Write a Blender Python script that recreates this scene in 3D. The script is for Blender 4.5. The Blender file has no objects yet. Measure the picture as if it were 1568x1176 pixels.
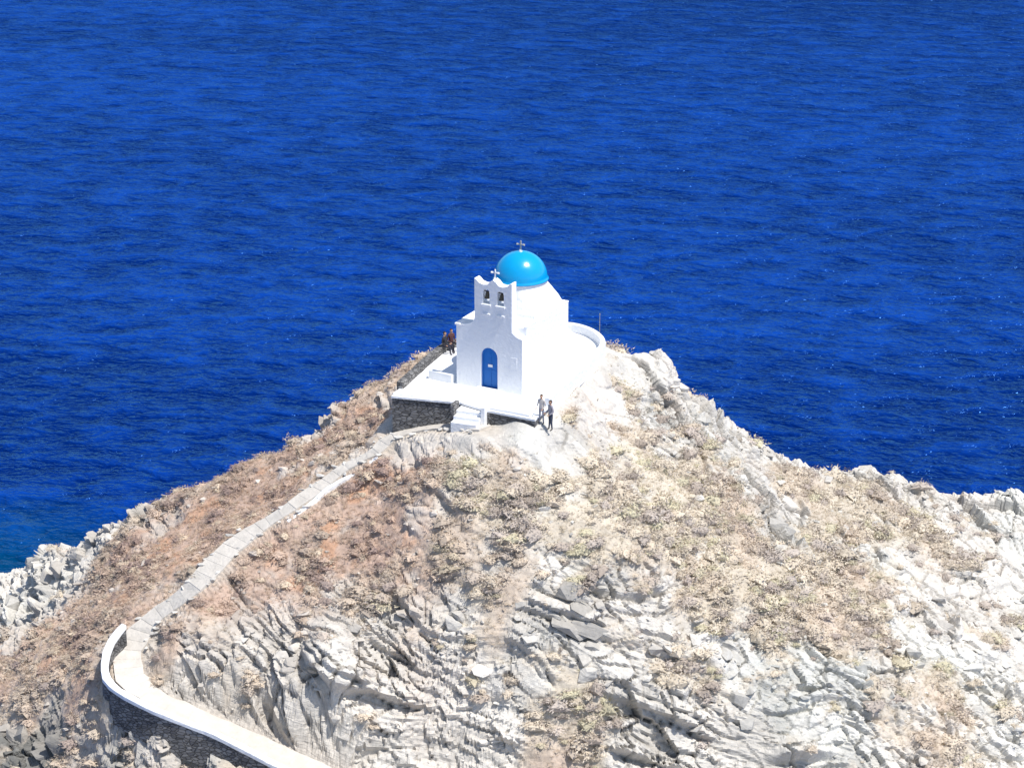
import bpy, bmesh, math, random
import numpy as np
from mathutils import Vector, Matrix
random.seed(4); rng=np.random.default_rng(11)
scn=bpy.context.scene
# ------------------------------------------------------------------ camera
FPX=3536.0; PIT=math.radians(20); CAM=np.array([0.0,-122.26,44.5]); SEA=-20.0
cd=bpy.data.cameras.new("camera"); cam=bpy.data.objects.new("camera",cd); scn.collection.objects.link(cam)
cd.sensor_width=36; cd.lens=36*FPX/1568; cd.clip_start=1; cd.clip_end=100000
cam.location=CAM; cam.rotation_euler=(math.pi/2-PIT,0,0); scn.camera=cam
def P(px,py,z):
    dx=(px-784)/FPX; dy=-(py-588)/FPX
    d=np.array([dx, math.cos(PIT)+dy*math.sin(PIT), -math.sin(PIT)+dy*math.cos(PIT)])
    t=(z-CAM[2])/d[2]
    return CAM+d*t
# ------------------------------------------------------------------ light
L=Vector((.383,-.221,.896)).normalized()
sd=bpy.data.lights.new("sun","SUN"); so=bpy.data.objects.new("sun",sd); scn.collection.objects.link(so)
sd.energy=5.0; sd.angle=math.radians(.5); sd.color=(1,.97,.92)
so.rotation_euler=(-L).to_track_quat('-Z','Y').to_euler(); so.location=(40,-20,80)
w=bpy.data.worlds.new("World"); scn.world=w; w.use_nodes=True
nt=w.node_tree; sky=nt.nodes.new("ShaderNodeTexSky"); sky.sky_type='NISHITA'; sky.sun_disc=False
sky.sun_elevation=math.asin(L.z); sky.sun_rotation=math.atan2(L.x,L.y)
bg=nt.nodes['Background']; bg.inputs[1].default_value=.15
nt.links.new(sky.outputs[0],bg.inputs[0])
scn.view_settings.view_transform='Standard'; scn.view_settings.look='None'; scn.view_settings.exposure=0
# ------------------------------------------------------------------ noise
perm=rng.permutation(256); perm=np.concatenate([perm,perm]); vals=rng.random(256)
def hsh(ix,iy,iz): return perm[(perm[(perm[ix&255]+iy)&255]+iz)&255]
def vnoise(x,y,z):
    ix=np.floor(x).astype(int);iy=np.floor(y).astype(int);iz=np.floor(z).astype(int)
    fx=x-ix;fy=y-iy;fz=z-iz
    fx=fx*fx*(3-2*fx);fy=fy*fy*(3-2*fy);fz=fz*fz*(3-2*fz)
    r=0
    for a in(0,1):
        for b in(0,1):
            for c in(0,1):
                wt=(fx if a else 1-fx)*(fy if b else 1-fy)*(fz if c else 1-fz)
                r=r+wt*vals[hsh(ix+a,iy+b,iz+c)]
    return r
def fbm(x,y,z,o=4):
    r=0;a=.5;t=0
    for i in range(o):
        r=r+a*vnoise(x+17*i,y+9*i,z+5*i);t+=a;x=x*2.03;y=y*2.03;z=z*2.03;a*=.5
    return r/t
def cells(x,y,z):
    ix=np.floor(x).astype(int);iy=np.floor(y).astype(int);iz=np.floor(z).astype(int)
    f1=np.full(x.shape,9.);f2=np.full(x.shape,9.);h=np.zeros(x.shape);tx=np.zeros(x.shape);tz=np.zeros(x.shape)
    for a in(-1,0,1):
        for b in(-1,0,1):
            for c in(-1,0,1):
                k=hsh(ix+a,iy+b,iz+c)
                dx=ix+a+vals[k]-x;dy=iy+b+vals[(k+71)&255]-y;dz=iz+c+vals[(k+151)&255]-z
                d=np.sqrt(dx*dx+dy*dy+dz*dz); m=d<f1
                f2=np.where(m,f1,np.minimum(f2,d)); f1=np.where(m,d,f1)
                h=np.where(m,vals[(k+33)&255],h);tx=np.where(m,dx,tx);tz=np.where(m,dz,tz)
    return f1,f2,h,tx,tz
# ------------------------------------------------------------------ terrain control survey: px,py,z, veg,warm,light,rough
C=[]
def c(px,py,z,veg,warm,light,rough): 
    p=P(px,py,z); C.append((p[0],p[1],z,veg,warm,light,rough))
ridgeL=[(640,555,-1.3,.5,.5,.4,.5),(600,580,-1.7,.5,.5,.4,.6),(560,595,-2.2,.6,.6,.4,.8),(520,622,-3.2,.4,.6,.4,1),(480,652,-4,.4,.6,.4,.9),(380,706,-6,.8,.7,.4,.4),(270,752,-8,.6,.7,.5,.5),(205,778,-9,.2,.5,.2,1.3),(150,803,-10.5,.1,.3,.5,1.4),(75,835,-13,.0,.1,1,1.3)]
ridgeR=[(870,512,-1.0,.2,.2,.8,.3),(930,532,-.6,.3,.2,.8,.4),(1000,550,-1.6,.3,.2,.7,.9),(1035,578,-2.8,.1,.1,.5,1.4),(1062,632,-5,.0,.1,.4,1.6),(1130,655,-6.3,.1,.1,.8,1.5),(1190,690,-7.8,.1,.1,.7,1.4),(1320,712,-9.3,.1,.1,.7,1.4),(1400,738,-10.7,.1,.1,.9,1.0),(1568,750,-12.5,0,.1,1,.7),(1700,765,-13.8,0,.1,1,.8)]
for r in ridgeL+ridgeR:
    c(*r); x,y=C[-1][0],C[-1][1]
    C.append((x-(.8 if r in ridgeL else -.8),y+4,r[2]-4.5,.0,.3,.6,1)); C.append((x-(3 if r in ridgeL else -3),y+11,-22.,0,.2,.6,1))
for a in [
 (45,868,-16.5,0,.1,1,1.2),(0,882,-19.8,0,0,1,1),(-60,900,-20.5,0,0,1,1),(0,950,-18.2,0,0,1,1.2),(60,915,-15.5,0,.1,.7,1.3),(110,860,-12.8,.1,.2,.7,1.3),(-80,1000,-19,0,0,1,1),
 (160,850,-11.3,.5,.7,.4,.6),(120,920,-13,.6,.6,.4,.7),(0,1050,-16,.8,.7,.4,.4),(100,1000,-13,.9,.7,.3,.4),(50,1075,-14.8,.8,.6,.3,.4),(50,1140,-16.2,0,.1,-1.3,1.5),(10,1130,-16.4,0,.1,-1.2,1.4),(0,1176,-17,0,.1,-1,1.4),(90,1160,-16,0,.1,-1.2,1.4),(150,1176,-15.9,0,.1,-.7,1.3),(200,1176,-15.8,.1,.2,-.4,1.2),(300,1190,-15.8,.1,.2,.1,1.1),(-100,1150,-18,.3,.3,.5,1),  # negative light: shade on the lower-left rocks, painted in as darker colour
 (140,990,-11.7,.9,.8,.3,.3),(135,1040,-12.2,.9,.8,.3,.3),(165,1085,-12.6,.8,.7,.3,.5),(240,1122,-13.2,.4,.4,0,.9),(330,1158,-14.2,.2,.3,.1,1.),(430,1206,-15.3,.3,.4,.5,.9),(100,1110,-14.6,.2,.3,-.5,1.2),
 (300,810,-8.3,1,.9,.4,.2),(230,860,-9.4,1,.9,.4,.2),(400,750,-6.3,1,.9,.4,.2),(200,910,-10,1,.8,.4,.2),(550,640,-2.6,.8,.9,.35,.5),(500,680,-4,1,.9,.35,.3),
 (600,650,-1.9,.2,.4,.5,.2),(660,654,-1.4,.2,.4,.7,.3),(740,650,-.6,0,.1,.85,.05),(780,658,-.6,0,.1,.85,.05),(820,660,-.62,0,.1,.85,.1),(850,645,-.6,.1,.2,.8,.2),(870,618,-.5,.2,.2,.8,.3),(895,598,-.45,.3,.2,.8,.3),(922,575,-.45,.3,.2,.8,.3),(938,550,-.5,.3,.2,.8,.3),
 (590,740,-3.7,.8,.9,.5,.5),(640,700,-2.2,.6,.9,.6,.5),(700,700,-1.75,.4,.7,.8,.4),(650,760,-3.3,.6,.8,.7,.5),(750,712,-1.8,.6,.3,.7,.5),(800,700,-1.5,.6,.2,.7,.6),(480,800,-5.6,.9,.9,.4,.4),(560,840,-6.1,.9,1,.4,.5),(400,870,-7.4,.9,.9,.35,.5),(460,880,-7.4,.9,.8,.2,.7),(340,930,-8.8,.8,.7,.3,.8),(280,970,-9.5,.6,.6,.4,1.0),
 (700,850,-5.5,.8,.5,.5,.7),(600,920,-7.7,.6,.5,.4,.9),(500,940,-8.2,.8,.5,.3,.8),(300,1005,-10.3,.1,.3,.5,1.2),(270,1030,-11.2,.1,.3,.5,1.2),(330,1045,-11.3,.1,.25,.6,1.2),(400,1060,-11.6,0,.25,.6,1.2),(450,1110,-12.8,0,.25,.6,1.1),
 (500,1010,-9.8,.1,.25,.6,1.0),(520,1100,-12.3,0,.25,.85,.9),(560,1176,-14.9,0,.25,.85,1.0),(700,1000,-9.7,.05,.2,.75,.9),(700,1090,-12.4,0,.25,.9,.7),(700,1176,-15.1,0,.2,.9,.8),
 (780,760,-3.1,1,.25,.7,.5),(850,700,-2.0,.9,.15,.8,.4),(830,820,-4.7,1,.2,.7,.4),(780,900,-6.8,.6,.2,.7,.5),(850,940,-7.9,.05,.1,.3,1.3),(930,780,-4.3,1,.15,.75,.3),
 (900,620,-1.4,.4,.2,.8,.4),(960,600,-2,.4,.2,.8,.5),(1000,640,-3.3,.1,.1,.4,1.4),(1000,700,-4.1,.5,.15,.55,1.0),(950,690,-3.0,.8,.15,.7,.5),(1060,760,-5.6,1,.15,.8,.4),(1130,760,-6.6,1,.15,.8,.4),(1000,850,-6.5,1,.15,.8,.3),(1120,850,-7.8,1,.15,.8,.4),(1200,800,-8.6,.2,.15,.3,1.4),(1250,750,-9,.9,.15,.8,.7),(1400,850,-11.6,.3,.1,.95,.8),(1350,800,-10.7,.7,.1,.9,.8),(1568,850,-13.7,0,.1,1,.65),
 (900,1000,-9.9,0,.0,.6,1.1),(1000,950,-9.0,.2,.0,.6,1.1),(1000,1050,-11.7,0,.0,.6,1.1),(1150,950,-10.1,.6,.0,.65,.9),(1300,950,-11.5,.9,.15,.8,.6),(1300,1050,-13.1,.3,.05,.7,1.1),(1450,950,-12.8,.2,.1,.85,1.2),(1568,1000,-15,.1,.1,1,1.),
 (900,1110,-12.9,.9,.25,.75,.4),(900,1176,-15.1,.9,.25,.75,.5),(1000,1176,-15.5,0,.0,.6,1.1),(1150,1110,-13.9,.1,.0,.65,1.1),(1300,1176,-16.2,.1,.1,.75,1.1),(1450,1110,-15.7,.5,.15,.85,1.),(1568,1176,-17.8,.2,.1,1,1.),(1700,1000,-16.5,0,.1,.9,1),(760,520,-1.6,.2,.2,.6,.4)]: c(*a)
for a in [(0,-26,-18.6),(-14,-23,-17.9),(-20,-24,-19),(14,-23,-19),(28,-20,-21),(-28,-16,-20),(0,-50,-17),(-30,-45,-24),(30,-45,-24),(0,-90,-14),(-60,-30,-28),(60,-30,-28),(-60,20,-28),(60,10,-22),(80,10,-28),(0,60,-34),(-60,60,-34),(60,60,-34)]:
    C.append((*a,.3,.2,.7,1))
C=np.array(C,float)
def solve(v):
    X=C[:,:2]; n=len(X); D=np.sqrt(((X[:,None]-X[None])**2).sum(2)+.15)
    A=np.zeros((n+3,n+3)); A[:n,:n]=D-.05*np.eye(n); A[:n,n]=1;A[:n,n+1:]=X;A[n:,:n]=A[:n,n:].T
    return np.linalg.solve(A,np.concatenate([v,[0,0,0]]))
W=solve(C[:,2])
def base(x,y):
    sh=x.shape; x=x.ravel(); y=y.ravel(); r=W[-3]+W[-2]*x+W[-1]*y
    for i in range(len(C)): r=r+W[i]*np.sqrt((x-C[i,0])**2+(y-C[i,1])**2+.15)
    return r.reshape(sh)
def geo(s,e,n):
    t=np.linspace(0,1,n+1)[1:]; return s+(e-s)*t**2
xs=np.concatenate([geo(-38,-100,40)[::-1],np.arange(-38,38,.085),geo(38,100,40)])
ys=np.concatenate([geo(-23,-100,40)[::-1],np.arange(-23,18,.07),geo(18,70,40)])
X,Y=np.meshgrid(xs,ys); Z=base(X,Y)
pth=[(742,655,-.70),(700,652,-1.1),(650,655,-1.6),(602,668,-2.2),(575,690,-2.8),(530,714,-3.6),(485,748,-4.5),(448,775,-5.1),(410,798,-5.8),(368,826,-6.5),(330,862,-7.3),(296,896,-8.1),(262,925,-9),(225,953,-9.8),(198,995,-10.7),(200,1036,-11.4),(245,1072,-12.2),(330,1108,-13.2),(430,1155,-14.3),(540,1205,-15.5),(660,1260,-16.6)]
pc=np.array([P(*a) for a in pth])
def resample(pts,step):
    pts=np.array(pts,float); n=len(pts); out=[]
    for i in range(n-1):
        p0=pts[max(i-1,0)];p1=pts[i];p2=pts[i+1];p3=pts[min(i+2,n-1)]
        k=max(2,int(np.linalg.norm(p2-p1)/step))
        for j in range(k):
            t=j/k; out.append(.5*((2*p1)+(-p0+p2)*t+(2*p0-5*p1+4*p2-p3)*t*t+(-p0+3*p1-3*p2+p3)*t**3))
    out.append(pts[-1]); return np.array(out)
pd=resample(pc,.25)
dmin=np.full(X.shape,99.); zp=np.zeros(X.shape)
for q in pd:
    i0,i1=np.searchsorted(xs,[q[0]-3,q[0]+3]); j0,j1=np.searchsorted(ys,[q[1]-3,q[1]+3])
    d=np.hypot(X[j0:j1,i0:i1]-q[0],Y[j0:j1,i0:i1]-q[1]); m=d<dmin[j0:j1,i0:i1]
    zp[j0:j1,i0:i1]=np.where(m,q[2],zp[j0:j1,i0:i1]); dmin[j0:j1,i0:i1]=np.minimum(d,dmin[j0:j1,i0:i1])
PW=.7
pf=np.clip((dmin-PW)/1.2,0,1); pf=pf*pf*(3-2*pf); pf2=np.clip((dmin-.8)/.5,0,1)
tp=[(599,606),(705,616),(742,627),(819,642),(850,613),(880,585),(908,560),(924,541),(926,530),(915,518),(895,508),(870,502),(820,503),(740,515),(690,528),(670,541),(632,575)]
TP=np.array([P(a,b,0)[:2] for a,b in tp])
def polydist(x,y,poly):
    ins=np.zeros(x.shape,bool); d=np.full(x.shape,1e9)
    n=len(poly)
    for i in range(n):
        x1,y1=poly[i];x2,y2=poly[(i+1)%n]
        cnd=((y1>y)!=(y2>y))&(x<(x2-x1)*(y-y1)/(y2-y1+1e-12)+x1)
        ins^=cnd
        t=np.clip(((x-x1)*(x2-x1)+(y-y1)*(y2-y1))/((x2-x1)**2+(y2-y1)**2),0,1)
        d=np.minimum(d,np.hypot(x-x1-t*(x2-x1),y-y1-t*(y2-y1)))
    return np.where(ins,-d,d)
td=polydist(X,Y,TP)
tf=np.clip((td-.1)/1.3,0,1)
# zone masks
jx=X+2.4*(fbm(X*.3,Y*.3,X*0+3)-.5)*2; jy=Y+2.4*(fbm(X*.3,Y*.3,X*0+8)-.5)*2
num=[0,0,0,0]; den=0
for r in C:
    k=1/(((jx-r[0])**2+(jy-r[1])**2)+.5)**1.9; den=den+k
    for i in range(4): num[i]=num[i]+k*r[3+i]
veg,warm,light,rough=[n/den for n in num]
n2=fbm(X*.55,Y*.55,Z*.55,4); 
vegm=np.clip((veg+ (n2-.5)*2.0-.30)*2.4,0,1)*np.clip(td/1.2,0,1)
rockm=np.clip(1-vegm*.8,0,1)*rough*tf*pf2
gy,gx=np.gradient(Z,ys,xs)
nn=np.sqrt(gx*gx+gy*gy+1); NX,NY,NZ=-gx/nn,-gy/nn,1/nn
wp=(fbm(X*.22,Y*.22,Z*.22,2)-.5)*2.2; wp2=(fbm(X*.9+5,Y*.9,Z*.9,3)-.5)*.6
S=Z+.36*X-.10*Y+wp+wp2*.5
def saw(s,seed,notch=.5):
    f=np.floor(s).astype(int); fr=s-f
    return ((1-fr)**1.2*np.clip(fr/.07,0,1)-notch*np.clip((fr-.84)/.07,0,1)*np.clip((1-fr)/.03,0,1))*(.3+.95*vals[(perm[(f+seed)&255])])
am=np.clip(fbm(X*.33+40,Y*.33,Z*.33,3)*3.8-1.4,0,1.25)
am2=np.clip(fbm(X*.7+10,Y*.7,Z*.7,3)*3.4-1.15,0,1.25)
am3=np.clip(fbm(X*.9+110,Y*.9,Z*.9,3)*3.6-1.35,0,1.2)
f1,f2,hh,tx,tz=cells(X*.46+wp*.3,Y*.46,S*1.05)
g1,g2,gh,gtx,gtz=cells(X*1.15,Y*1.15+wp2,S*2.3)
bl=np.clip(fbm(X*.2+90,Y*.2,Z*.2,2)*4-1.1,0,1)
D=.64*am*saw(S/2.1,3)+.27*am2*saw(S/.72,77,.6)+.09*am3*saw(S/.26,140,.6)
D+=1.0*(hh-.5)*am*(.45+.55*bl)+.38*tx*am*bl+.33*(gh-.5)*(.3+.7*bl)+.20*gtx*(.25+.75*bl) -.26*np.clip(1-(f2-f1)/.07,0,1)*am-.13*np.clip(1-(g2-g1)/.12,0,1)*(.2+.8*bl)
big=fbm(X*.16+70,Y*.16,Z*0,3)-.5
med=fbm(X*.7+7,Y*.7,Z*.7+3,4)-.5
D=D*rockm + (n2-.5)*.4*tf*pf + med*.55*tf*pf2*np.clip(rough,0,1)+ .08*(fbm(X*2.4,Y*2.4,Z*2.4,3)-.5)*tf*pf2 + big*1.1*tf*pf*np.clip(rough,0,1)
D-=.22*rockm
Zp=Z*pf+(zp-.12)*(1-pf)
Zp=np.where(td<.25,np.minimum(Zp,-.35),Zp)
VX=X+NX*D; VY=Y+NY*D; VZ=Zp+NZ*D
def mesh_np(name,v,f,mat,col=None,smooth=False,alpha=None):
    me=bpy.data.meshes.new(name); k=f.shape[1]
    me.vertices.add(len(v)); me.vertices.foreach_set("co",v.astype(np.float32).ravel())
    me.loops.add(f.size); me.loops.foreach_set("vertex_index",f.astype(np.int32).ravel())
    me.polygons.add(len(f)); me.polygons.foreach_set("loop_start",np.arange(0,f.size,k,dtype=np.int32)); me.polygons.foreach_set("loop_total",np.full(len(f),k,dtype=np.int32))
    me.update(calc_edges=True); me.validate()
    me.polygons.foreach_set("use_smooth",np.full(len(f),smooth,bool))
    if col is not None:
        al=np.ones((len(col),1)) if alpha is None else alpha.reshape(-1,1)
        a=me.color_attributes.new("Col",'FLOAT_COLOR','POINT'); a.data.foreach_set("color",np.concatenate([col,al],1).astype(np.float32).ravel())
    me.materials.append(mat); o=bpy.data.objects.new(name,me); scn.collection.objects.link(o); return o
# ------------------------------------------------------------------ materials
def newmat(name):
    m=bpy.data.materials.new(name); m.use_nodes=True; return m,m.node_tree,m.node_tree.nodes['Principled BSDF']
def N(t,ty,**k):
    n=t.nodes.new(ty)
    for a,b in k.items(): setattr(n,a,b)
    return n
def mat_plain(name,col,rough=.8,var=.15,scale=3,bump=.0,bscale=12,spec=.3):
    m,t,b=newmat(name); tc=N(t,'ShaderNodeTexCoord'); no=N(t,'ShaderNodeTexNoise'); no.inputs['Scale'].default_value=scale; no.inputs['Detail'].default_value=4
    t.links.new(tc.outputs['Object'],no.inputs['Vector'])
    mx=N(t,'ShaderNodeMix',data_type='RGBA'); mx.inputs[6].default_value=(*[c_*(1-var) for c_ in col],1); mx.inputs[7].default_value=(*[min(1,c_*(1+var)) for c_ in col],1)
    t.links.new(no.outputs[0],mx.inputs[0]); t.links.new(mx.outputs[2],b.inputs['Base Color'])
    b.inputs['Roughness'].default_value=rough; b.inputs['Specular IOR Level'].default_value=spec
    if bump:
        n3=N(t,'ShaderNodeTexNoise'); n3.inputs['Scale'].default_value=bscale; n3.inputs['Detail'].default_value=4; t.links.new(tc.outputs['Object'],n3.inputs['Vector'])
        bp=N(t,'ShaderNodeBump'); bp.inputs['Strength'].default_value=1; bp.inputs['Distance'].default_value=bump; t.links.new(n3.outputs[0],bp.inputs['Height']); t.links.new(bp.outputs[0],b.inputs['Normal'])
    return m
def mat_attr(name,var=.25,scale=4,bump=.06,rough=.95,strata=False):
    m,t,b=newmat(name); at=N(t,'ShaderNodeAttribute',attribute_name="Col"); tc=N(t,'ShaderNodeTexCoord')
    no=N(t,'ShaderNodeTexNoise'); no.inputs['Scale'].default_value=scale; no.inputs['Detail'].default_value=4; no.inputs['Roughness'].default_value=.7
    t.links.new(tc.outputs['Object'],no.inputs['Vector'])
    mr=N(t,'ShaderNodeMapRange'); mr.inputs[1].default_value=.3; mr.inputs[2].default_value=.7; mr.inputs[3].default_value=1-var; mr.inputs[4].default_value=1+var
    t.links.new(no.outputs[0],mr.inputs[0])
    mul=N(t,'ShaderNodeVectorMath',operation='SCALE'); t.links.new(at.outputs[0],mul.inputs[0]); t.links.new(mr.outputs[0],mul.inputs[3])
    t.links.new(mul.outputs[0],b.inputs['Base Color']); b.inputs['Roughness'].default_value=rough; b.inputs['Specular IOR Level'].default_value=.15
    if bump:
        h=no.outputs[0]
        if strata:
            mp=N(t,'ShaderNodeMapping',vector_type='TEXTURE'); mp.inputs['Rotation'].default_value=(0.1,math.radians(20),0); mp.inputs['Scale'].default_value=(1.6,1.6,.2)
            t.links.new(tc.outputs['Object'],mp.inputs[0]); n2_=N(t,'ShaderNodeTexNoise'); n2_.inputs['Scale'].default_value=1.2; n2_.inputs['Detail'].default_value=4; n2_.inputs['Roughness'].default_value=.65
            t.links.new(mp.outputs[0],n2_.inputs['Vector']); ml=N(t,'ShaderNodeMath',operation='MULTIPLY'); t.links.new(n2_.outputs[0],ml.inputs[0]); t.links.new(at.outputs['Alpha'],ml.inputs[1])
            ad=N(t,'ShaderNodeMath',operation='MULTIPLY_ADD'); ad.inputs[1].default_value=.5; t.links.new(no.outputs[0],ad.inputs[0]); t.links.new(ml.outputs[0],ad.inputs[2]); h=ad.outputs[0]
        bp=N(t,'ShaderNodeBump'); bp.inputs['Strength'].default_value=1; bp.inputs['Distance'].default_value=bump; t.links.new(h,bp.inputs['Height']); t.links.new(bp.outputs[0],b.inputs['Normal'])
    return m
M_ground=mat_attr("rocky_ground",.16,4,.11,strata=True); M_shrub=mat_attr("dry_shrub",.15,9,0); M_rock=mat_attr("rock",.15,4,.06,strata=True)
M_white=mat_plain("whitewash",(.86,.86,.86),.85,.04,1.2,.05,4); M_wpath=mat_plain("limewashed_paving",(.58,.535,.475),.9,.22,1.6,.05,5)
M_blue=mat_plain("door_paint",(.01,.14,.47),.4,.15,3,.0); M_dome=mat_plain("dome_paint",(.0,.33,.66),.22,.05,1.5,.012,3,.6)
M_dark=mat_plain("iron",(.03,.03,.035),.5,.1); M_bronze=mat_plain("bronze",(.10,.08,.05),.4,.2)
m,t,b=newmat("dry_stone"); tc=N(t,'ShaderNodeTexCoord'); mp=N(t,'ShaderNodeMapping'); mp.inputs['Scale'].default_value=(3.2,3.2,6.5); t.links.new(tc.outputs['Object'],mp.inputs[0])
vo=N(t,'ShaderNodeTexVoronoi'); vo.inputs['Scale'].default_value=1; vd=N(t,'ShaderNodeTexVoronoi',feature='DISTANCE_TO_EDGE'); vd.inputs['Scale'].default_value=1
t.links.new(mp.outputs[0],vo.inputs['Vector']); t.links.new(mp.outputs[0],vd.inputs['Vector'])
cr=N(t,'ShaderNodeValToRGB'); cr.color_ramp.elements[0].color=(.10,.098,.10,1); cr.color_ramp.elements[1].color=(.28,.27,.26,1); sx=N(t,'ShaderNodeSeparateColor'); t.links.new(vo.outputs['Color'],sx.inputs[0]); t.links.new(sx.outputs[0],cr.inputs[0])
c2=N(t,'ShaderNodeValToRGB'); c2.color_ramp.elements[0].color=(.35,.35,.35,1); c2.color_ramp.elements[1].position=.12; t.links.new(vd.outputs[0],c2.inputs[0])
mm=N(t,'ShaderNodeMix',data_type='RGBA',blend_type='MULTIPLY'); mm.inputs[0].default_value=1; t.links.new(cr.outputs[0],mm.inputs[6]); t.links.new(c2.outputs[0],mm.inputs[7]); t.links.new(mm.outputs[2],b.inputs['Base Color'])
bp=N(t,'ShaderNodeBump'); bp.inputs['Distance'].default_value=.08; t.links.new(c2.outputs[0],bp.inputs['Height']); t.links.new(bp.outputs[0],b.inputs['Normal']); b.inputs['Roughness'].default_value=.95; M_stone=m
# ------------------------------------------------------------------ terrain mesh
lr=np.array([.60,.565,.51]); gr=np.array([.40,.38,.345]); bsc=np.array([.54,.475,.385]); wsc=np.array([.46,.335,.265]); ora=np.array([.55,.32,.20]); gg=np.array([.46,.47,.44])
lt=np.clip(light+(fbm(X*.5+20,Y*.5,Z*.5,4)-.5)*1.3,-1.3,1.05)[...,None]  # range goes below zero to hold the shade painted on lower-left rocks
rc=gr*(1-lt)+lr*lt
gmask=np.clip((fbm(X*.12+4,Y*.12,Z*0,3)-.42)*5,0,1)[...,None]*(1-np.clip(warm*4,0,1))[...,None]
rc=rc*(1-.7*gmask)+gg*(.78+.38*lt)*.7*gmask
rc=np.clip(rc,.10,1)
sh=(.84+.18*hh+.14*gh)[...,None]*(1-.35*(np.clip(1-(f2-f1)/.06,0,1)*am)[...,None]); rc=rc*sh
wm=np.clip(warm*1.35+(fbm(X*.4,Y*.4,Z*0+9,3)-.5)*1.2-.12,0,1)[...,None]
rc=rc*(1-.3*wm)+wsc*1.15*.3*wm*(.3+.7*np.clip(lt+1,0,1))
om=np.clip((fbm(X*.7+60,Y*.7,Z*0,3)-.575)*8,0,1)[...,None]*np.clip(warm*1.6-.6,0,1)[...,None]
vc=(bsc*(1-wm)+wsc*wm)*(.78+.44*fbm(X*1.3,Y*1.3,Z*0+33,3))[...,None]; vc=vc*(1-om)+ora*om
col=rc*(1-vegm[...,None])+vc*vegm[...,None]
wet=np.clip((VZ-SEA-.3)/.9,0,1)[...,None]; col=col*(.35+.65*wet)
pl=(1-np.clip((dmin-.7)/.6,0,1))[...,None]; col=col*(1-pl*.6)+np.array([.48,.42,.35])*pl*.6
ny,nx=X.shape; idx=np.arange(nx*ny).reshape(ny,nx)
F=np.stack([idx[:-1,:-1],idx[:-1,1:],idx[1:,1:],idx[1:,:-1]],-1).reshape(-1,4)
V=np.stack([VX,VY,VZ],-1).reshape(-1,3)
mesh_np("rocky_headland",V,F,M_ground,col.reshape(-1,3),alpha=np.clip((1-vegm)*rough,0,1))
def gidx(x,y): return min(max(np.searchsorted(ys,y),0),ny-1),min(max(np.searchsorted(xs,x),0),nx-1)
def gz(x,y):
    j,i=gidx(x,y); return float(VZ[j,i])
# ------------------------------------------------------------------ scatter
def scatter(name,templates,pos,scl,rot,cols,mat,tilt=None,roll=None):
    vs=[];fs=[];cs=[];off=0; ti=rng.integers(0,len(templates),len(pos))
    for k,(tv,tf_,tc_) in enumerate(templates):
        s=np.where(ti==k)[0]
        if len(s)==0: continue
        v=tv[None]*scl[s][:,None,:]
        if tilt is not None:
            a=tilt[s][:,None]; y=v[...,1]*np.cos(a)-v[...,2]*np.sin(a); z=v[...,1]*np.sin(a)+v[...,2]*np.cos(a); v=np.stack([v[...,0],y,z],-1)
        cc=np.cos(rot[s])[:,None]; ss=np.sin(rot[s])[:,None]
        v=np.stack([v[...,0]*cc-v[...,1]*ss,v[...,0]*ss+v[...,1]*cc,v[...,2]],-1)
        if roll is not None:
            a=roll[s][:,None]; v=np.stack([v[...,0]*np.cos(a)+v[...,2]*np.sin(a),v[...,1],-v[...,0]*np.sin(a)+v[...,2]*np.cos(a)],-1)
        v=v+pos[s][:,None]
        vs.append(v.reshape(-1,3)); n=len(tv)
        fs.append((tf_[None]+off+(np.arange(len(s))*n)[:,None,None]).reshape(-1,3)); off+=n*len(s)
        cs.append((cols[s][:,None,:]*tc_[None,:,None]).reshape(-1,3))
    return mesh_np(name,np.concatenate(vs),np.concatenate(fs),mat,np.concatenate(cs))
def shrub_t(n,seed):
    v=[];cc=[]
    for i in range(n):
        th=rng.random()*6.28; ph=math.acos(rng.random()*.98); r=.6+.4*rng.random()
        lump=1+.25*math.sin(3*th+seed)+.18*math.sin(5*th+ph*4+seed)
        d=np.array([math.sin(ph)*math.cos(th),math.sin(ph)*math.sin(th),math.cos(ph)*.75])*lump
        tg=np.cross(d,rng.normal(0,1,3)); tg/=np.linalg.norm(tg)+1e-6; side=np.cross(d,tg); side/=np.linalg.norm(side)+1e-6
        ba=d*r-tg*.08; tip=d*(r+.17)+tg*.09; wd=.03+.045*rng.random()
        v+=[ba-side*wd,ba+side*wd,tip]; q=.92+.18*rng.random(); cc+=[q*.95,q*.95,q*1.05]
    f=np.arange(3*n).reshape(-1,3); o=len(v)
    bm=bmesh.new(); bmesh.ops.create_icosphere(bm,subdivisions=1,radius=.70)
    for q in bm.verts:
        th=math.atan2(q.co.y,q.co.x); l=1+.25*math.sin(3*th+seed)+.1*rng.normal(); q.co*=l; q.co.z=max(q.co.z*.75,-.2); v.append(np.array(q.co)); cc.append(.9)
    bm.verts.index_update(); f2_=np.array([[q.index+o for q in fa.verts] for fa in bm.faces]); bm.free()
    return np.array(v),np.concatenate([f,f2_]),np.array(cc)
ST=[shrub_t(135,k*1.7) for k in range(10)]
def tuft_t(n):
    v=[];cc=[]
    for i in range(n):
        th=rng.random()*6.28; r=.45*rng.random(); p=np.array([r*math.cos(th),r*math.sin(th),0]); o=np.array([math.cos(th),math.sin(th),0])*(.3+.6*rng.random())
        sdv=rng.normal(0,1,3); sdv[2]=0; sdv/=np.linalg.norm(sdv); wd=.055
        v+=[p-sdv*wd,p+sdv*wd,p+o+np.array([0,0,.5+.5*rng.random()])]; q=.85+.3*rng.random(); cc+=[q,q,q]
    return np.array(v),np.arange(3*n).reshape(-1,3),np.array(cc)
TT=[tuft_t(18) for _ in range(6)]
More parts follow.
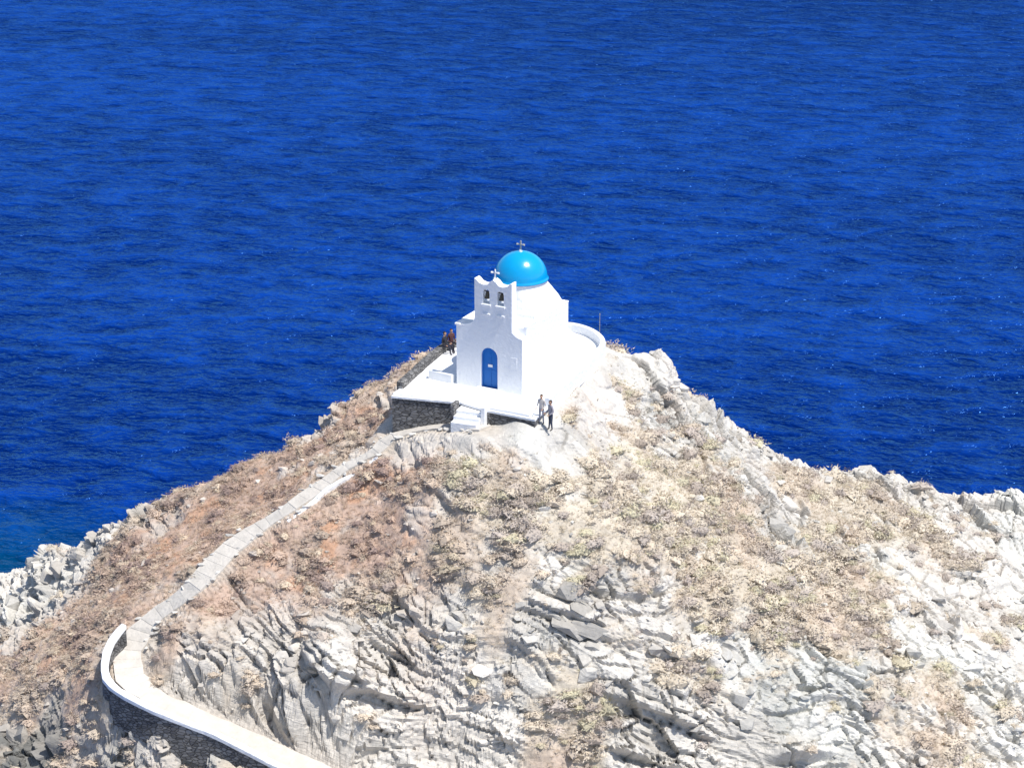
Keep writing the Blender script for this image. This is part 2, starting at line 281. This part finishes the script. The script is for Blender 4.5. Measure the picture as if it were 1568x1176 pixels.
area=(np.gradient(ys)[:,None]*np.gradient(xs)[None,:])
inb=(X>-38)&(X<38)&(Y>-23)&(Y<18)
vis=inb&(dmin>.95)&(td>.45)&(VZ>SEA+1)
clump=np.clip((fbm(X*.8+30,Y*.8,Z*0+2,3)-.42)*6,0.05,1)
pr=((vegm+.03*(veg>.05))*clump*area*vis).ravel(); pr/=pr.sum()
NS=6600; si=rng.choice(len(pr),NS,p=pr); pos=V[si]+np.array([0,0,-.08])
wf=wm.reshape(-1)[si][:,None]; rr=rng.random(NS)[:,None]
sc=(.14+.62*rng.random(NS)**2.2)*(1.12-.35*wf[:,0]); scl=np.stack([sc*(.8+.5*rng.random(NS)),sc*(.8+.5*rng.random(NS)),sc*(.55+.35*rng.random(NS))],-1)
ca=np.where(rr<.5,[.61,.53,.42],np.where(rr<.64,[.57,.52,.37],np.where(rr<.85,[.50,.435,.38],[.40,.34,.29]))); cb=np.where(rr<.45,[.50,.37,.29],np.where(rr<.72,[.34,.25,.215],[.60,.49,.37]))
cols=(ca*(1-wf)+cb*wf)*(.88+.24*rng.random((NS,1)))
scatter("dry_shrubs",ST,pos,scl,rng.random(NS)*6.28,cols,M_shrub)
pr=((.05+vegm)*np.clip(veg*2.5,0,1)*area*vis).ravel(); pr/=pr.sum()
NG=19000; si=rng.choice(len(pr),NG,p=pr); wf=wm.reshape(-1)[si][:,None]; s_=(.08+.15*rng.random(NG))
cols=(np.array([.66,.59,.47])*(1-wf)+np.array([.58,.45,.34])*wf)*(.8+.35*rng.random((NG,1)))
scatter("dry_grass",TT,V[si]-np.array([0,0,.02]),np.stack([s_,s_,s_*.9],-1),rng.random(NG)*6.28,cols,M_shrub)
def rock_t(ex=.6):
    bm=bmesh.new()
    for i in range(15):
        p=rng.normal(0,1,3); p/=np.linalg.norm(p); p=np.sign(p)*np.abs(p)**ex; bm.verts.new(p*np.array([1,.75,.5])*(.8+.4*rng.random()))
    bmesh.ops.convex_hull(bm,input=bm.verts); bmesh.ops.triangulate(bm,faces=bm.faces)
    loose=[v for v in bm.verts if not v.link_faces]; bmesh.ops.delete(bm,geom=loose,context='VERTS')
    bm.verts.index_update(); v=np.array([x.co[:] for x in bm.verts]); f=np.array([[q.index for q in fa.verts] for fa in bm.faces]); bm.free()
    return v,f,np.ones(len(v))
RT=[rock_t() for _ in range(14)]; RB=[rock_t(.85) for _ in range(12)]
vis2=inb&(dmin>1.1)&(td>.4)&(VZ>SEA-.5)
pr=((.12+np.clip(rough,0,1))*(1-.7*vegm)*np.clip((fbm(X*.8+3,Y*.8,Z*0+7,3)-.4)*5,.08,1)*area*vis2).ravel(); pr/=pr.sum()
NR=5000; si=rng.choice(len(pr),NR,p=pr); sc=.05+.11*rng.random(NR)+.35*rng.random(NR)**11
scl=np.stack([sc*1.2,sc,sc*(.5+.5*rng.random(NR))],-1)
cols=rc.reshape(-1,3)[si]*(.85+.35*rng.random((NR,1)))
scatter("loose_rocks",RT,V[si],scl,rng.random(NR)*6.28,cols,M_rock,tilt=rng.normal(0,.35,NR))
# bedrock outcrops: px,py,z,size,pieces
out=[(1095,652,-6.2,1.2,4),(1130,672,-6.9,.9,3),(1040,605,-3.6,.8,3),(1010,650,-3.6,.8,3),(1325,716,-9.3,.8,3),(1060,655,-5.6,1.0,4),(1195,802,-8.6,1.1,4),(1240,850,-9.4,.8,3),(870,935,-7.7,1.3,4),(905,955,-8.1,.9,3),(205,786,-9.2,.7,3),(100,836,-12.3,1.0,4),(135,820,-11.3,.8,3),(60,872,-15,1.1,4),(485,702,-4.4,.6,2),(500,634,-3.4,.6,2),(570,594,-2.1,.4,2),(30,930,-17,1.2,4),(80,910,-15,1.0,4),(1380,890,-12,.9,3),(1440,950,-13,.9,3),(1400,1000,-13.3,.9,3),(620,950,-8.6,.7,2),(700,965,-8.9,.8,2),(450,1000,-9.7,.7,2),(1000,1005,-10.7,.7,2),(1060,1000,-10.8,.7,2),(1160,1080,-13.0,.8,2),(1030,1100,-13.1,.7,2),(1330,1020,-12.7,.8,2),(830,880,-6.2,.4,2),(30,1130,-16.3,1.2,4),(90,1150,-16,1.1,3)]
pp=[];ss=[];rz_=[];tl=[];cl=[]
for a in out:
    p=P(*a[:3]); p[2]=gz(p[0],p[1]); s=a[3]; j,i=gidx(p[0],p[1]); az=rng.normal(.1,.3)
    for k in range(a[4]):
        q=p+np.array([rng.normal(0,.5)*s,rng.normal(0,.35)*s,0]); q[2]=gz(q[0],q[1])-.24*s; pp.append(q)
        ss.append([s*(.6+.4*rng.random()),s*(.6+.3*rng.random()),s*(.75+.5*rng.random())]); rz_.append(az+rng.normal(0,.4)); tl.append(rng.normal(-.15,.2)); cl.append(rc[j,i]*(.8+.25*rng.random()))
scatter("rock_outcrops",RB,np.array(pp),np.array(ss),np.array(rz_),np.array(cl),M_rock,tilt=np.array(tl),roll=np.full(len(pp),.33)+rng.normal(0,.15,len(pp)))
# ------------------------------------------------------------------ helpers
def link(o,par=None):
    scn.collection.objects.link(o)
    if par: o.parent=par
    return o
def empty(name,loc=(0,0,0),rz=0):
    e=bpy.data.objects.new(name,None); e.location=loc; e.rotation_euler=(0,0,rz); scn.collection.objects.link(e); return e
def from_bm(bm,name,mat,par=None,smooth=False,bevel=0):
    bmesh.ops.recalc_face_normals(bm,faces=bm.faces)
    me=bpy.data.meshes.new(name); bm.to_mesh(me); bm.free()
    if smooth:
        for p in me.polygons: p.use_smooth=True
    me.materials.append(mat); o=bpy.data.objects.new(name,me); link(o,par)
    if bevel:
        b_=o.modifiers.new("b",'BEVEL'); b_.width=bevel; b_.segments=2; b_.limit_method='ANGLE'
    return o
def box(name,x0,x1,y0,y1,z0,z1,mat,par=None,bevel=.03):
    bm=bmesh.new(); bmesh.ops.create_cube(bm,size=1)
    for v in bm.verts: v.co=Vector(((x0+x1)/2+v.co.x*(x1-x0),(y0+y1)/2+v.co.y*(y1-y0),(z0+z1)/2+v.co.z*(z1-z0)))
    return from_bm(bm,name,mat,par,bevel=bevel)
def cyl(name,p,q,r1,r2,mat,par=None,seg=16,smooth=True):
    p=Vector(p);q=Vector(q);d=q-p; bm=bmesh.new(); bmesh.ops.create_cone(bm,cap_ends=True,segments=seg,radius1=r1,radius2=r2,depth=d.length)
    bmesh.ops.transform(bm,matrix=Matrix.Translation((p+q)/2)@d.to_track_quat('Z','Y').to_matrix().to_4x4(),verts=bm.verts)
    return from_bm(bm,name,mat,par,smooth=False)
def sweep(name,pts,th,zt,zb,mat,par=None,closed=False,jit=0,bevel=.04):
    pts=np.array(pts); n=len(pts); bm=bmesh.new(); rings=[]
    for i in range(n):
        a=pts[(i-1)%n] if closed or i>0 else pts[i]; b_=pts[(i+1)%n] if closed or i<n-1 else pts[i]
        d=b_[:2]-a[:2]; d/=np.linalg.norm(d)+1e-9; nr=np.array([-d[1],d[0]])*th/2*(1+jit*rng.normal())
        p=pts[i]; zt_=zt[i] if hasattr(zt,'__len__') else zt; zb_=zb[i] if hasattr(zb,'__len__') else zb; zt_+=jit*.3*rng.normal()
        rings.append([bm.verts.new((p[0]+nr[0],p[1]+nr[1],zt_)),bm.verts.new((p[0]-nr[0],p[1]-nr[1],zt_)),bm.verts.new((p[0]-nr[0],p[1]-nr[1],zb_)),bm.verts.new((p[0]+nr[0],p[1]+nr[1],zb_))])
    for i in range(n if closed else n-1):
        r,s=rings[i],rings[(i+1)%n]
        for k in range(4): bm.faces.new([r[k],r[(k+1)%4],s[(k+1)%4],s[k]])
    if not closed: bm.faces.new(rings[0]); bm.faces.new(rings[-1])
    return from_bm(bm,name,mat,par,bevel=bevel)
def prism(name,outer,holes,y0,y1,mat,par=None,bevel=0):
    cu=bpy.data.curves.new("t",'CURVE'); cu.dimensions='2D'; cu.fill_mode='BOTH'; cu.extrude=(y1-y0)/2
    for poly in [outer]+holes:
        s=cu.splines.new('POLY'); s.points.add(len(poly)-1); s.use_cyclic_u=True
        for i,q in enumerate(poly): s.points[i].co=(q[0],q[1],0,1)
    o=bpy.data.objects.new("t",cu); scn.collection.objects.link(o); bpy.context.view_layer.update()
    me=bpy.data.meshes.new_from_object(o.evaluated_get(bpy.context.evaluated_depsgraph_get())); bpy.data.objects.remove(o)
    for v in me.vertices: v.co=Vector((v.co.x,(y0+y1)/2+v.co.z,v.co.y))
    bm=bmesh.new(); bm.from_mesh(me); bmesh.ops.remove_doubles(bm,verts=bm.verts,dist=.0005)
    return from_bm(bm,name,mat,par,bevel=bevel)
def arch(cx,w_,z0,z1,n=10):
    r=w_/2; return [(cx-r,z0),(cx+r,z0)]+[(cx+r*math.cos(a),z1-r+r*math.sin(a)) for a in np.linspace(0,math.pi,n)]
# ------------------------------------------------------------------ chapel
F0=P(749,596,0); ch=empty("chapel",F0,-math.radians(27))
cq=[(-.9-.95*(1-math.cos(a)),4.1-.55*math.sin(a)) for a in np.linspace(0,math.pi/2,7)]
outer=[(-2.06,-.3),(2.06,-.3),(2.06,3.22),(1.75,3.3),(1.42,3.55),(1.42,6.35),(1.3,6.33),(1.15,6.16),(.85,6.08),(.6,6.12),(.45,6.3),(.26,6.42),(.07,6.3),(-.08,6.12),(-.35,6.08),(-.62,6.16),(-.78,6.33),(-.9,6.38)]+cq[:]+[(-2.06,3.52)]
prism("facade",outer,[arch(0,1.06,-.2,2.44),arch(-.17,.42,5.0,5.85),arch(.72,.42,5.0,5.85)],0,.55,M_white,ch,bevel=.03)
box("door_recess",-.6,.6,.32,.50,-.1,2.6,M_dark,ch,0)
prism("door",arch(0,.99,.03,2.38),[],.22,.28,M_blue,ch)
prism("door_frame",arch(0,1.058,-.05,2.438),[arch(0,.93,.0,2.33)],.16,.30,M_blue,ch)
box("door_rail",-.45,.45,.205,.23,1.0,1.08,M_blue,ch,0); box("door_stile",-.03,.03,.20,.225,.06,2.2,M_blue,ch,0)
box("door_notice",-.16,.12,.18,.20,1.25,1.4,M_white,ch,0); box("threshold",-.75,.75,-.28,.1,-.3,.07,M_white,ch)
for cx in(-.17,.72):
    box("bell_sill",cx-.3,cx+.3,-.08,0.003,4.86,4.98,M_white,ch,.02); box("belfry_ledge",cx-.25,cx+.25,-.06,.003,4.35,4.45,M_white,ch,.02)
    bm=bmesh.new(); prof=[(0.02,.0),(.08,-.02),(.11,-.14),(.13,-.26),(.18,-.38)]; 
    rg=[[bm.verts.new((cx+r*math.cos(a),.18+r*math.sin(a),5.66+z)) for a in np.linspace(0,2*math.pi,13)[:-1]] for r,z in prof]
    for i in range(4):
        for k in range(12): bm.faces.new([rg[i][k],rg[i][(k+1)%12],rg[i+1][(k+1)%12],rg[i+1][k]])
    from_bm(bm,"bell",M_bronze,ch,True); cyl("bell_yoke",(cx-.22,.18,5.68),(cx+.22,.18,5.68),.03,.03,M_dark,ch,8)
box("facade_niche",1.35,1.75,-.02,.003,1.5,2.1,M_white,ch,.01); box("shoulder_cap",-2.14,-1.8,-.06,.6,3.5,3.62,M_white,ch)
box("nave",-2.05,2.05,.55,5.95,-.4,3.72,M_white,ch,.06)
box("roof_parapet_side",1.85,2.06,.56,5.96,3.70,3.80,M_white,ch); box("roof_parapet_back",-2.05,1.845,5.76,5.965,3.70,3.80,M_white,ch)
cyl("apse",(0,5.9,-.4),(0,5.9,3.0),1.3,1.3,M_white,ch,32); cyl("apse_roof",(0,5.9,3.0),(0,5.9,3.6),1.3,.3,M_white,ch,32)
bm=bmesh.new(); R=[]; DY=3.9
for t_,z,r in [(0,3.6,1.75),(0,3.9,1.75),(.15,4.25,1.68),(.6,4.8,1.58),(1,5.2,1.52),(1,5.36,1.5),(1,5.36,1.56),(1,5.44,1.56),(1,5.44,1.2)]:
    ring=[]
    for k in range(48):
        a=2*math.pi*k/48; cx,cy=math.cos(a),math.sin(a); mxx=max(abs(cx),abs(cy)); q=(1/mxx)*(1-t_)+t_
        ring.append(bm.verts.new((cx*r*q,DY+cy*r*q,z)))
    R.append(ring)
for i in range(len(R)-1):
    for k in range(48): bm.faces.new([R[i][k],R[i][(k+1)%48],R[i+1][(k+1)%48],R[i+1][k]])
bm.faces.new(R[-1]); from_bm(bm,"drum",M_white,ch)
bm=bmesh.new(); R=[]
for r,z in [(1.6,5.42),(1.6,5.47),(1.53,5.52)]+[(1.52*math.cos(a),5.5+1.5*math.sin(a)) for a in np.linspace(.06,1.5,16)]:
    R.append([bm.verts.new((r*math.cos(a),DY+r*math.sin(a),z)) for a in np.linspace(0,2*math.pi,65)[:-1]])
for i in range(len(R)-1):
    for k in range(64): bm.faces.new([R[i][k],R[i][(k+1)%64],R[i+1][(k+1)%64],R[i+1][k]])
bm.faces.new(R[-1]); bm.faces.new(R[0]); from_bm(bm,"dome",M_dome,ch,True)
def cross(x,y,z,h,mat):
    cyl("cross_base",(x,y,z-.1),(x,y,z+.1),.14,.07,M_white,ch,12)
    box("cross_upright",x-.035,x+.035,y-.035,y+.035,z+.05,z+h,mat,ch,.01); box("cross_arm",x-.2,x+.2,y-.033,y+.033,z+h*.58,z+h*.58+.07,mat,ch,.01)
    for a in(-.2,.2): cyl("cross_tip",(x+a-.045,y,z+h*.58+.035),(x+a+.045,y,z+h*.58+.035),.06,.06,mat,ch,8)
cross(0,DY,7.0,.62,mat_plain("cross_metal",(.45,.43,.38),.5)); cross(.26,.27,6.42,.55,M_white)
# ------------------------------------------------------------------ terrace
te=empty("church_terrace")
bm=bmesh.new(); top=[bm.verts.new((x,y,-.02)) for x,y in TP]; bot=[bm.verts.new((x,y,-.14)) for x,y in TP]
bm.faces.new(top)
for i in range(len(TP)): j=(i+1)%len(TP); bm.faces.new([top[i],top[j],bot[j],bot[i]])
from_bm(bm,"terrace_paving",M_white,te)
cen=TP.mean(0); IN=TP+(cen-TP)*.006
bm=bmesh.new(); top=[bm.verts.new((x,y,-.14)) for x,y in IN]; bot=[bm.verts.new((x,y,-4)) for x,y in IN]
for i in range(len(TP)): j=(i+1)%len(TP); bm.faces.new([top[i],top[j],bot[j],bot[i]])
from_bm(bm,"retaining_wall",M_stone,te)
def pz(l,z=0): return np.array([[*P(a,b,z)[:2],z] for a,b in l])
rw=resample(pz([(838,622),(850,611),(880,583),(905,559),(921,541),(922,531),(912,520),(893,511),(866,506),(820,507)]),.4)
sweep("parapet_wall",rw,.32,.5,-.5,M_white,None,bevel=.05)
lw=resample(pz([(612,595),(632,577),(668,545),(690,532),(740,519)]),.5)
e=empty("stone_parapet"); sweep("masonry",lw,.4,.38,-.1,M_stone,e,jit=.05)
fw=resample(pz([(604,602),(640,606),(697,611)]),.6); sweep("terrace_edge",fw,.5,.08,-.08,M_white,te)
fw=resample(pz([(750,625),(790,632),(814,637)]),.6); sweep("low_wall",fw,.4,.12,-.08,M_white,te)
ww=pz([(658,578),(676,582),(694,586)]); sweep("court_wall",ww,.3,.5,-.1,M_white,te)
st=empty("entrance_steps",P(722,622,0),-math.radians(20))
for i in range(3): box("step",-.75,.75,-.42*(i+1),-.42*i+.02 if i else .5,-1.6,-.18-.2*i,M_white,st,.02)
box("newel",-.98,-.76,-.7,.1,-1.4,.22,M_stone,st); box("newel",.76,1.0,-.6,.1,-1.4,.22,M_white,st)
q=P(918,516,0); po=empty("flag_pole",q); M_pole=mat_plain("galvanised",(.25,.25,.25),.5); cyl("pole",(0,0,-.2),(0,0,1.4),.025,.02,M_pole,po,8); cyl("pole_top",(0,0,1.4),(0,0,1.48),.045,.02,M_pole,po,8)
# ------------------------------------------------------------------ footpath
bm=bmesh.new(); pr_=resample(pc,.6); n=len(pr_)
def wfun(u): return .46+.30*min(1,max(0,(u-.22)/.2))
nrm=[]
for i in range(n):
    d0=pr_[min(i+1,n-1)]-pr_[max(i-1,0)]; nrm.append(np.array([-d0[1],d0[0]])/np.hypot(d0[0],d0[1]))
wl_=[wfun(i/n)*(1+.10*rng.normal()) for i in range(n)]; wr_=[wfun(i/n)*(1+.10*rng.normal()) for i in range(n)]
for i in range(0,n-1):
    a,b_=pr_[i],pr_[i+1]; lip=.01+.02*rng.random()*(1 if i<n*.55 else .2)
    vs=[bm.verts.new((a[0]+nrm[i][0]*wl_[i],a[1]+nrm[i][1]*wl_[i],a[2])),bm.verts.new((a[0]-nrm[i][0]*wr_[i],a[1]-nrm[i][1]*wr_[i],a[2])),bm.verts.new((b_[0]-nrm[i+1][0]*wr_[i+1],b_[1]-nrm[i+1][1]*wr_[i+1],b_[2]+lip)),bm.verts.new((b_[0]+nrm[i+1][0]*wl_[i+1],b_[1]+nrm[i+1][1]*wl_[i+1],b_[2]+lip))]
    vb=[bm.verts.new((v.co.x,v.co.y,v.co.z-.5)) for v in vs]; bm.faces.new(vs)
    for k in range(4): bm.faces.new([vs[k],vs[(k+1)%4],vb[(k+1)%4],vb[k]])
from_bm(bm,"stepped_footpath",M_wpath)
pk=resample(pc[:15],.4); kp=[];ks=[]
for i in range(1,len(pk)-1):
    d=pk[i+1]-pk[i-1]; nr=np.array([-d[1],d[0]])/np.hypot(d[0],d[1]); wv=wfun(i/len(pk)*.68)
    for s in(-1,1):
        if rng.random()<(.6 if s<0 else .4):
            o_=s*(wv+.06+.14*rng.normal()); kp.append([pk[i][0]+nr[0]*o_,pk[i][1]+nr[1]*o_,pk[i][2]]); r_=.06+.13*rng.random(); ks.append([r_*1.5,r_,r_*.8])
kp=np.array(kp);ks=np.array(ks); scatter("kerb_stones",RT,kp,ks,rng.random(len(kp))*6.28,np.array([.66,.63,.58])*(.7+.4*rng.random((len(kp),1))),M_rock)
ew=resample(np.array([P(*a) for a in [(578,700,-2.9),(545,722,-3.6),(500,753,-4.5),(462,783,-5.2),(440,800,-5.6)]]),.7); ew=ew+np.array([0,0,.1])
sweep("path_edge_wall",ew,.24,ew[:,2],ew[:,2]-.8,M_white,None,jit=.2,bevel=.03)
wl=[(190,955,-9.35),(170,980,-9.9),(160,1015,-10.6),(172,1048,-11.2),(240,1086,-11.9),(330,1122,-12.8),(430,1172,-13.9),(540,1222,-15.1)]
wp_=resample(np.array([P(*a) for a in wl]),.5); e=empty("path_wall")
sweep("masonry",wp_,.34,wp_[:,2]-.1,wp_[:,2]-2.2,M_stone,e,jit=.03); sweep("coping",wp_,.42,wp_[:,2],wp_[:,2]-.26,M_white,e,jit=.05)
# ------------------------------------------------------------------ sea
def sea_mat():
    m,t,b=newmat("sea_water"); tc=N(t,'ShaderNodeTexCoord'); t.nodes.remove(b)
    def nz(sx,sy,rot,sc,det,ro=.55,dist=0):
        mp=N(t,'ShaderNodeMapping',vector_type='TEXTURE'); mp.inputs['Scale'].default_value=(sx,sy,1); mp.inputs['Rotation'].default_value=(0,0,math.radians(rot)); t.links.new(tc.outputs['Object'],mp.inputs[0])
        n_=N(t,'ShaderNodeTexNoise'); n_.inputs['Scale'].default_value=sc; n_.inputs['Detail'].default_value=det; n_.inputs['Roughness'].default_value=ro; n_.inputs['Distortion'].default_value=dist; t.links.new(mp.outputs[0],n_.inputs['Vector']); return n_.outputs[0]
    a=nz(1.6,1,-12,.36,4,.58,.3); b1=nz(1.4,1,-26,1.0,3,.5,.2); c_=nz(3,1,-10,.025,3)
    ad=N(t,'ShaderNodeMath',operation='MULTIPLY_ADD'); ad.inputs[1].default_value=.28; t.links.new(b1,ad.inputs[0]); t.links.new(a,ad.inputs[2])
    bp=N(t,'ShaderNodeBump'); bp.inputs['Strength'].default_value=1; bp.inputs['Distance'].default_value=1.9; t.links.new(ad.outputs[0],bp.inputs['Height'])
    cr=N(t,'ShaderNodeValToRGB'); cr.color_ramp.elements[0].position=.38; cr.color_ramp.elements[0].color=(.0,.0125,.115,1); cr.color_ramp.elements[1].position=.62; cr.color_ramp.elements[1].color=(.003,.045,.30,1)
    mx=N(t,'ShaderNodeMath',operation='MULTIPLY_ADD'); mx.inputs[1].default_value=.4; t.links.new(c_,mx.inputs[0]); 
    h=N(t,'ShaderNodeMath',operation='MULTIPLY'); h.inputs[1].default_value=.8; t.links.new(ad.outputs[0],h.inputs[0]); t.links.new(h.outputs[0],mx.inputs[2]); 
    sb=N(t,'ShaderNodeMath',operation='SUBTRACT'); sb.inputs[1].default_value=.22; t.links.new(mx.outputs[0],sb.inputs[0]); t.links.new(sb.outputs[0],cr.inputs[0])
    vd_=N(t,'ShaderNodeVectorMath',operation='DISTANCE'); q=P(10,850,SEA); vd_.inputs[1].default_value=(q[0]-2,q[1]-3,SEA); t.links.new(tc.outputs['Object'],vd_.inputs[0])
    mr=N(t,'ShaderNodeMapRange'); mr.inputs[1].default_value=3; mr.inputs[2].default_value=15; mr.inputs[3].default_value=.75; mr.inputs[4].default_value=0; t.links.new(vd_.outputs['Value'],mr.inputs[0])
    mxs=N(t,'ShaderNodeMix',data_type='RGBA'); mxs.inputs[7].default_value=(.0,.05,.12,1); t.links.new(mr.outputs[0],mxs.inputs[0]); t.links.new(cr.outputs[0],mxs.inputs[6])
    df=N(t,'ShaderNodeBsdfDiffuse'); t.links.new(mxs.outputs[2],df.inputs[0]); t.links.new(bp.outputs[0],df.inputs['Normal'])
    gl=N(t,'ShaderNodeBsdfGlossy'); gl.inputs['Color'].default_value=(.10,.33,.9,1); gl.inputs['Roughness'].default_value=.15; t.links.new(bp.outputs[0],gl.inputs['Normal'])
    fr=N(t,'ShaderNodeFresnel'); fr.inputs[0].default_value=1.33; t.links.new(bp.outputs[0],fr.inputs['Normal'])
    ms=N(t,'ShaderNodeMixShader'); t.links.new(fr.outputs[0],ms.inputs[0]); t.links.new(df.outputs[0],ms.inputs[1]); t.links.new(gl.outputs[0],ms.inputs[2])
    t.links.new(ms.outputs[0],t.nodes['Material Output'].inputs[0]); return m
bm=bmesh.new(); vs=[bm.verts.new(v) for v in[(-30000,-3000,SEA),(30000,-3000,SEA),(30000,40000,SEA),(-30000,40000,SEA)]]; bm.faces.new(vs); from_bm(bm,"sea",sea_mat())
# ------------------------------------------------------------------ people
def person(loc,rz,shirt,trous,seated=False,h=1.72):
    e=empty("person",loc,rz); e.scale=(h/1.75,)*3
    V_=[(0,0,.95),(0,0,1.18),(0,-.0,1.4),(0,0,1.52),(0,-.01,1.6)]; Rr=[.14,.125,.145,.06,.055]; E=[(0,1),(1,2),(2,3),(3,4)]
    for s in(-1,1):
        b0=len(V_)
        if seated: V_+= [(s*.1,-.02,.9),(s*.13,-.45,.93),(s*.13,-.48,.5),(s*.13,-.62,.46)]
        else: V_+= [(s*.1,0,.88),(s*.12,-.02*s,.5),(s*.12,.03*s,.09),(s*.14,-.13,.04)]
        Rr+=[.1,.065,.045,.035]; E+=[(0,b0),(b0,b0+1),(b0+1,b0+2),(b0+2,b0+3)]
        b0=len(V_); V_+= [(s*.18,0,1.43),(s*.25,.03,1.14),(s*.2,-.2,1.0)]; Rr+=[.065,.045,.03]; E+=[(2,b0),(b0,b0+1),(b0+1,b0+2)]
    me=bpy.data.meshes.new("body"); me.from_pydata(V_,E,[]); o=bpy.data.objects.new("body",me); link(o,e)
    md=o.modifiers.new("s",'SKIN'); 
    for i,r in enumerate(Rr): me.skin_vertices[0].data[i].radius=(r,r*.8)
    me.skin_vertices[0].data[0].use_root=True
    o.modifiers.new("ss",'SUBSURF').levels=1; o.modifiers["ss"].render_levels=2
    m,t,b=newmat("clothes"); tc=N(t,'ShaderNodeTexCoord'); sp=N(t,'ShaderNodeSeparateXYZ'); t.links.new(tc.outputs['Object'],sp.inputs[0])
    mr=N(t,'ShaderNodeMapRange'); mr.inputs[2].default_value=1.8; t.links.new(sp.outputs[2],mr.inputs[0]); cr=N(t,'ShaderNodeValToRGB'); cr.color_ramp.interpolation='CONSTANT'
    sk=(.5,.3,.2,1); el=cr.color_ramp.elements; el[0].color=(.03,.03,.03,1); el[1].position=.07; el[1].color=(*trous,1); x=el.new(.54); x.color=(*shirt,1); x=el.new(.835); x.color=sk
    t.links.new(mr.outputs[0],cr.inputs[0]); t.links.new(cr.outputs[0],b.inputs['Base Color']); b.inputs['Roughness'].default_value=.9; me.materials.append(m)
    ms=mat_plain("skin",(.5,.3,.2),.6); mh=mat_plain("hair",(.04,.025,.015),.7)
    def ell(nm,c_,r_,mt,cut=None):
        bm=bmesh.new(); bmesh.ops.create_uvsphere(bm,u_segments=16,v_segments=12,radius=1)
        if cut: bmesh.ops.delete(bm,geom=[v for v in bm.verts if v.co.y<-.35 and v.co.z<.45],context='VERTS')
        for v in bm.verts: v.co=Vector((c_[0]+v.co.x*r_[0],c_[1]+v.co.y*r_[1],c_[2]+v.co.z*r_[2]))
        from_bm(bm,nm,mt,e,True)
    ell("head",(0,-.02,1.66),(.075,.095,.115),ms); ell("hair",(0,-.01,1.675),(.083,.103,.118),mh,True); ell("nose",(0,-.118,1.65),(.012,.02,.02),ms)
    for s in(-1,1):
        ell("ear",(s*.077,-.01,1.655),(.012,.02,.03),ms); ell("palm",(s*.19,-.25,.985),(.035,.05,.02),ms)
        for k in range(4): cyl("finger",(s*.19+(k-1.5)*.018,-.28,.985),(s*.19+(k-1.5)*.02,-.35+abs(k-1.5)*.01,.965),.009,.007,ms,e,6)
        cyl("thumb",(s*.16,-.24,.985),(s*.14,-.29,.98),.011,.008,ms,e,6)
    return e
def gp(px,py,z):
    p=P(px,py,z); return (p[0],p[1],max(gz(p[0],p[1]),z-.15))
person(gp(829,652,-.6),math.radians(-30),(.6,.55,.5),(.35,.35,.38)); person(gp(843,655,-.62),math.radians(-60),(.35,.33,.36),(.05,.06,.09))
q=P(681,540,0); person((q[0],q[1],-.45),math.radians(60),(.03,.03,.04),(.03,.03,.05),True); q=P(691,535,0); person((q[0],q[1],-.47),math.radians(35),(.10,.04,.04),(.03,.03,.04),True)
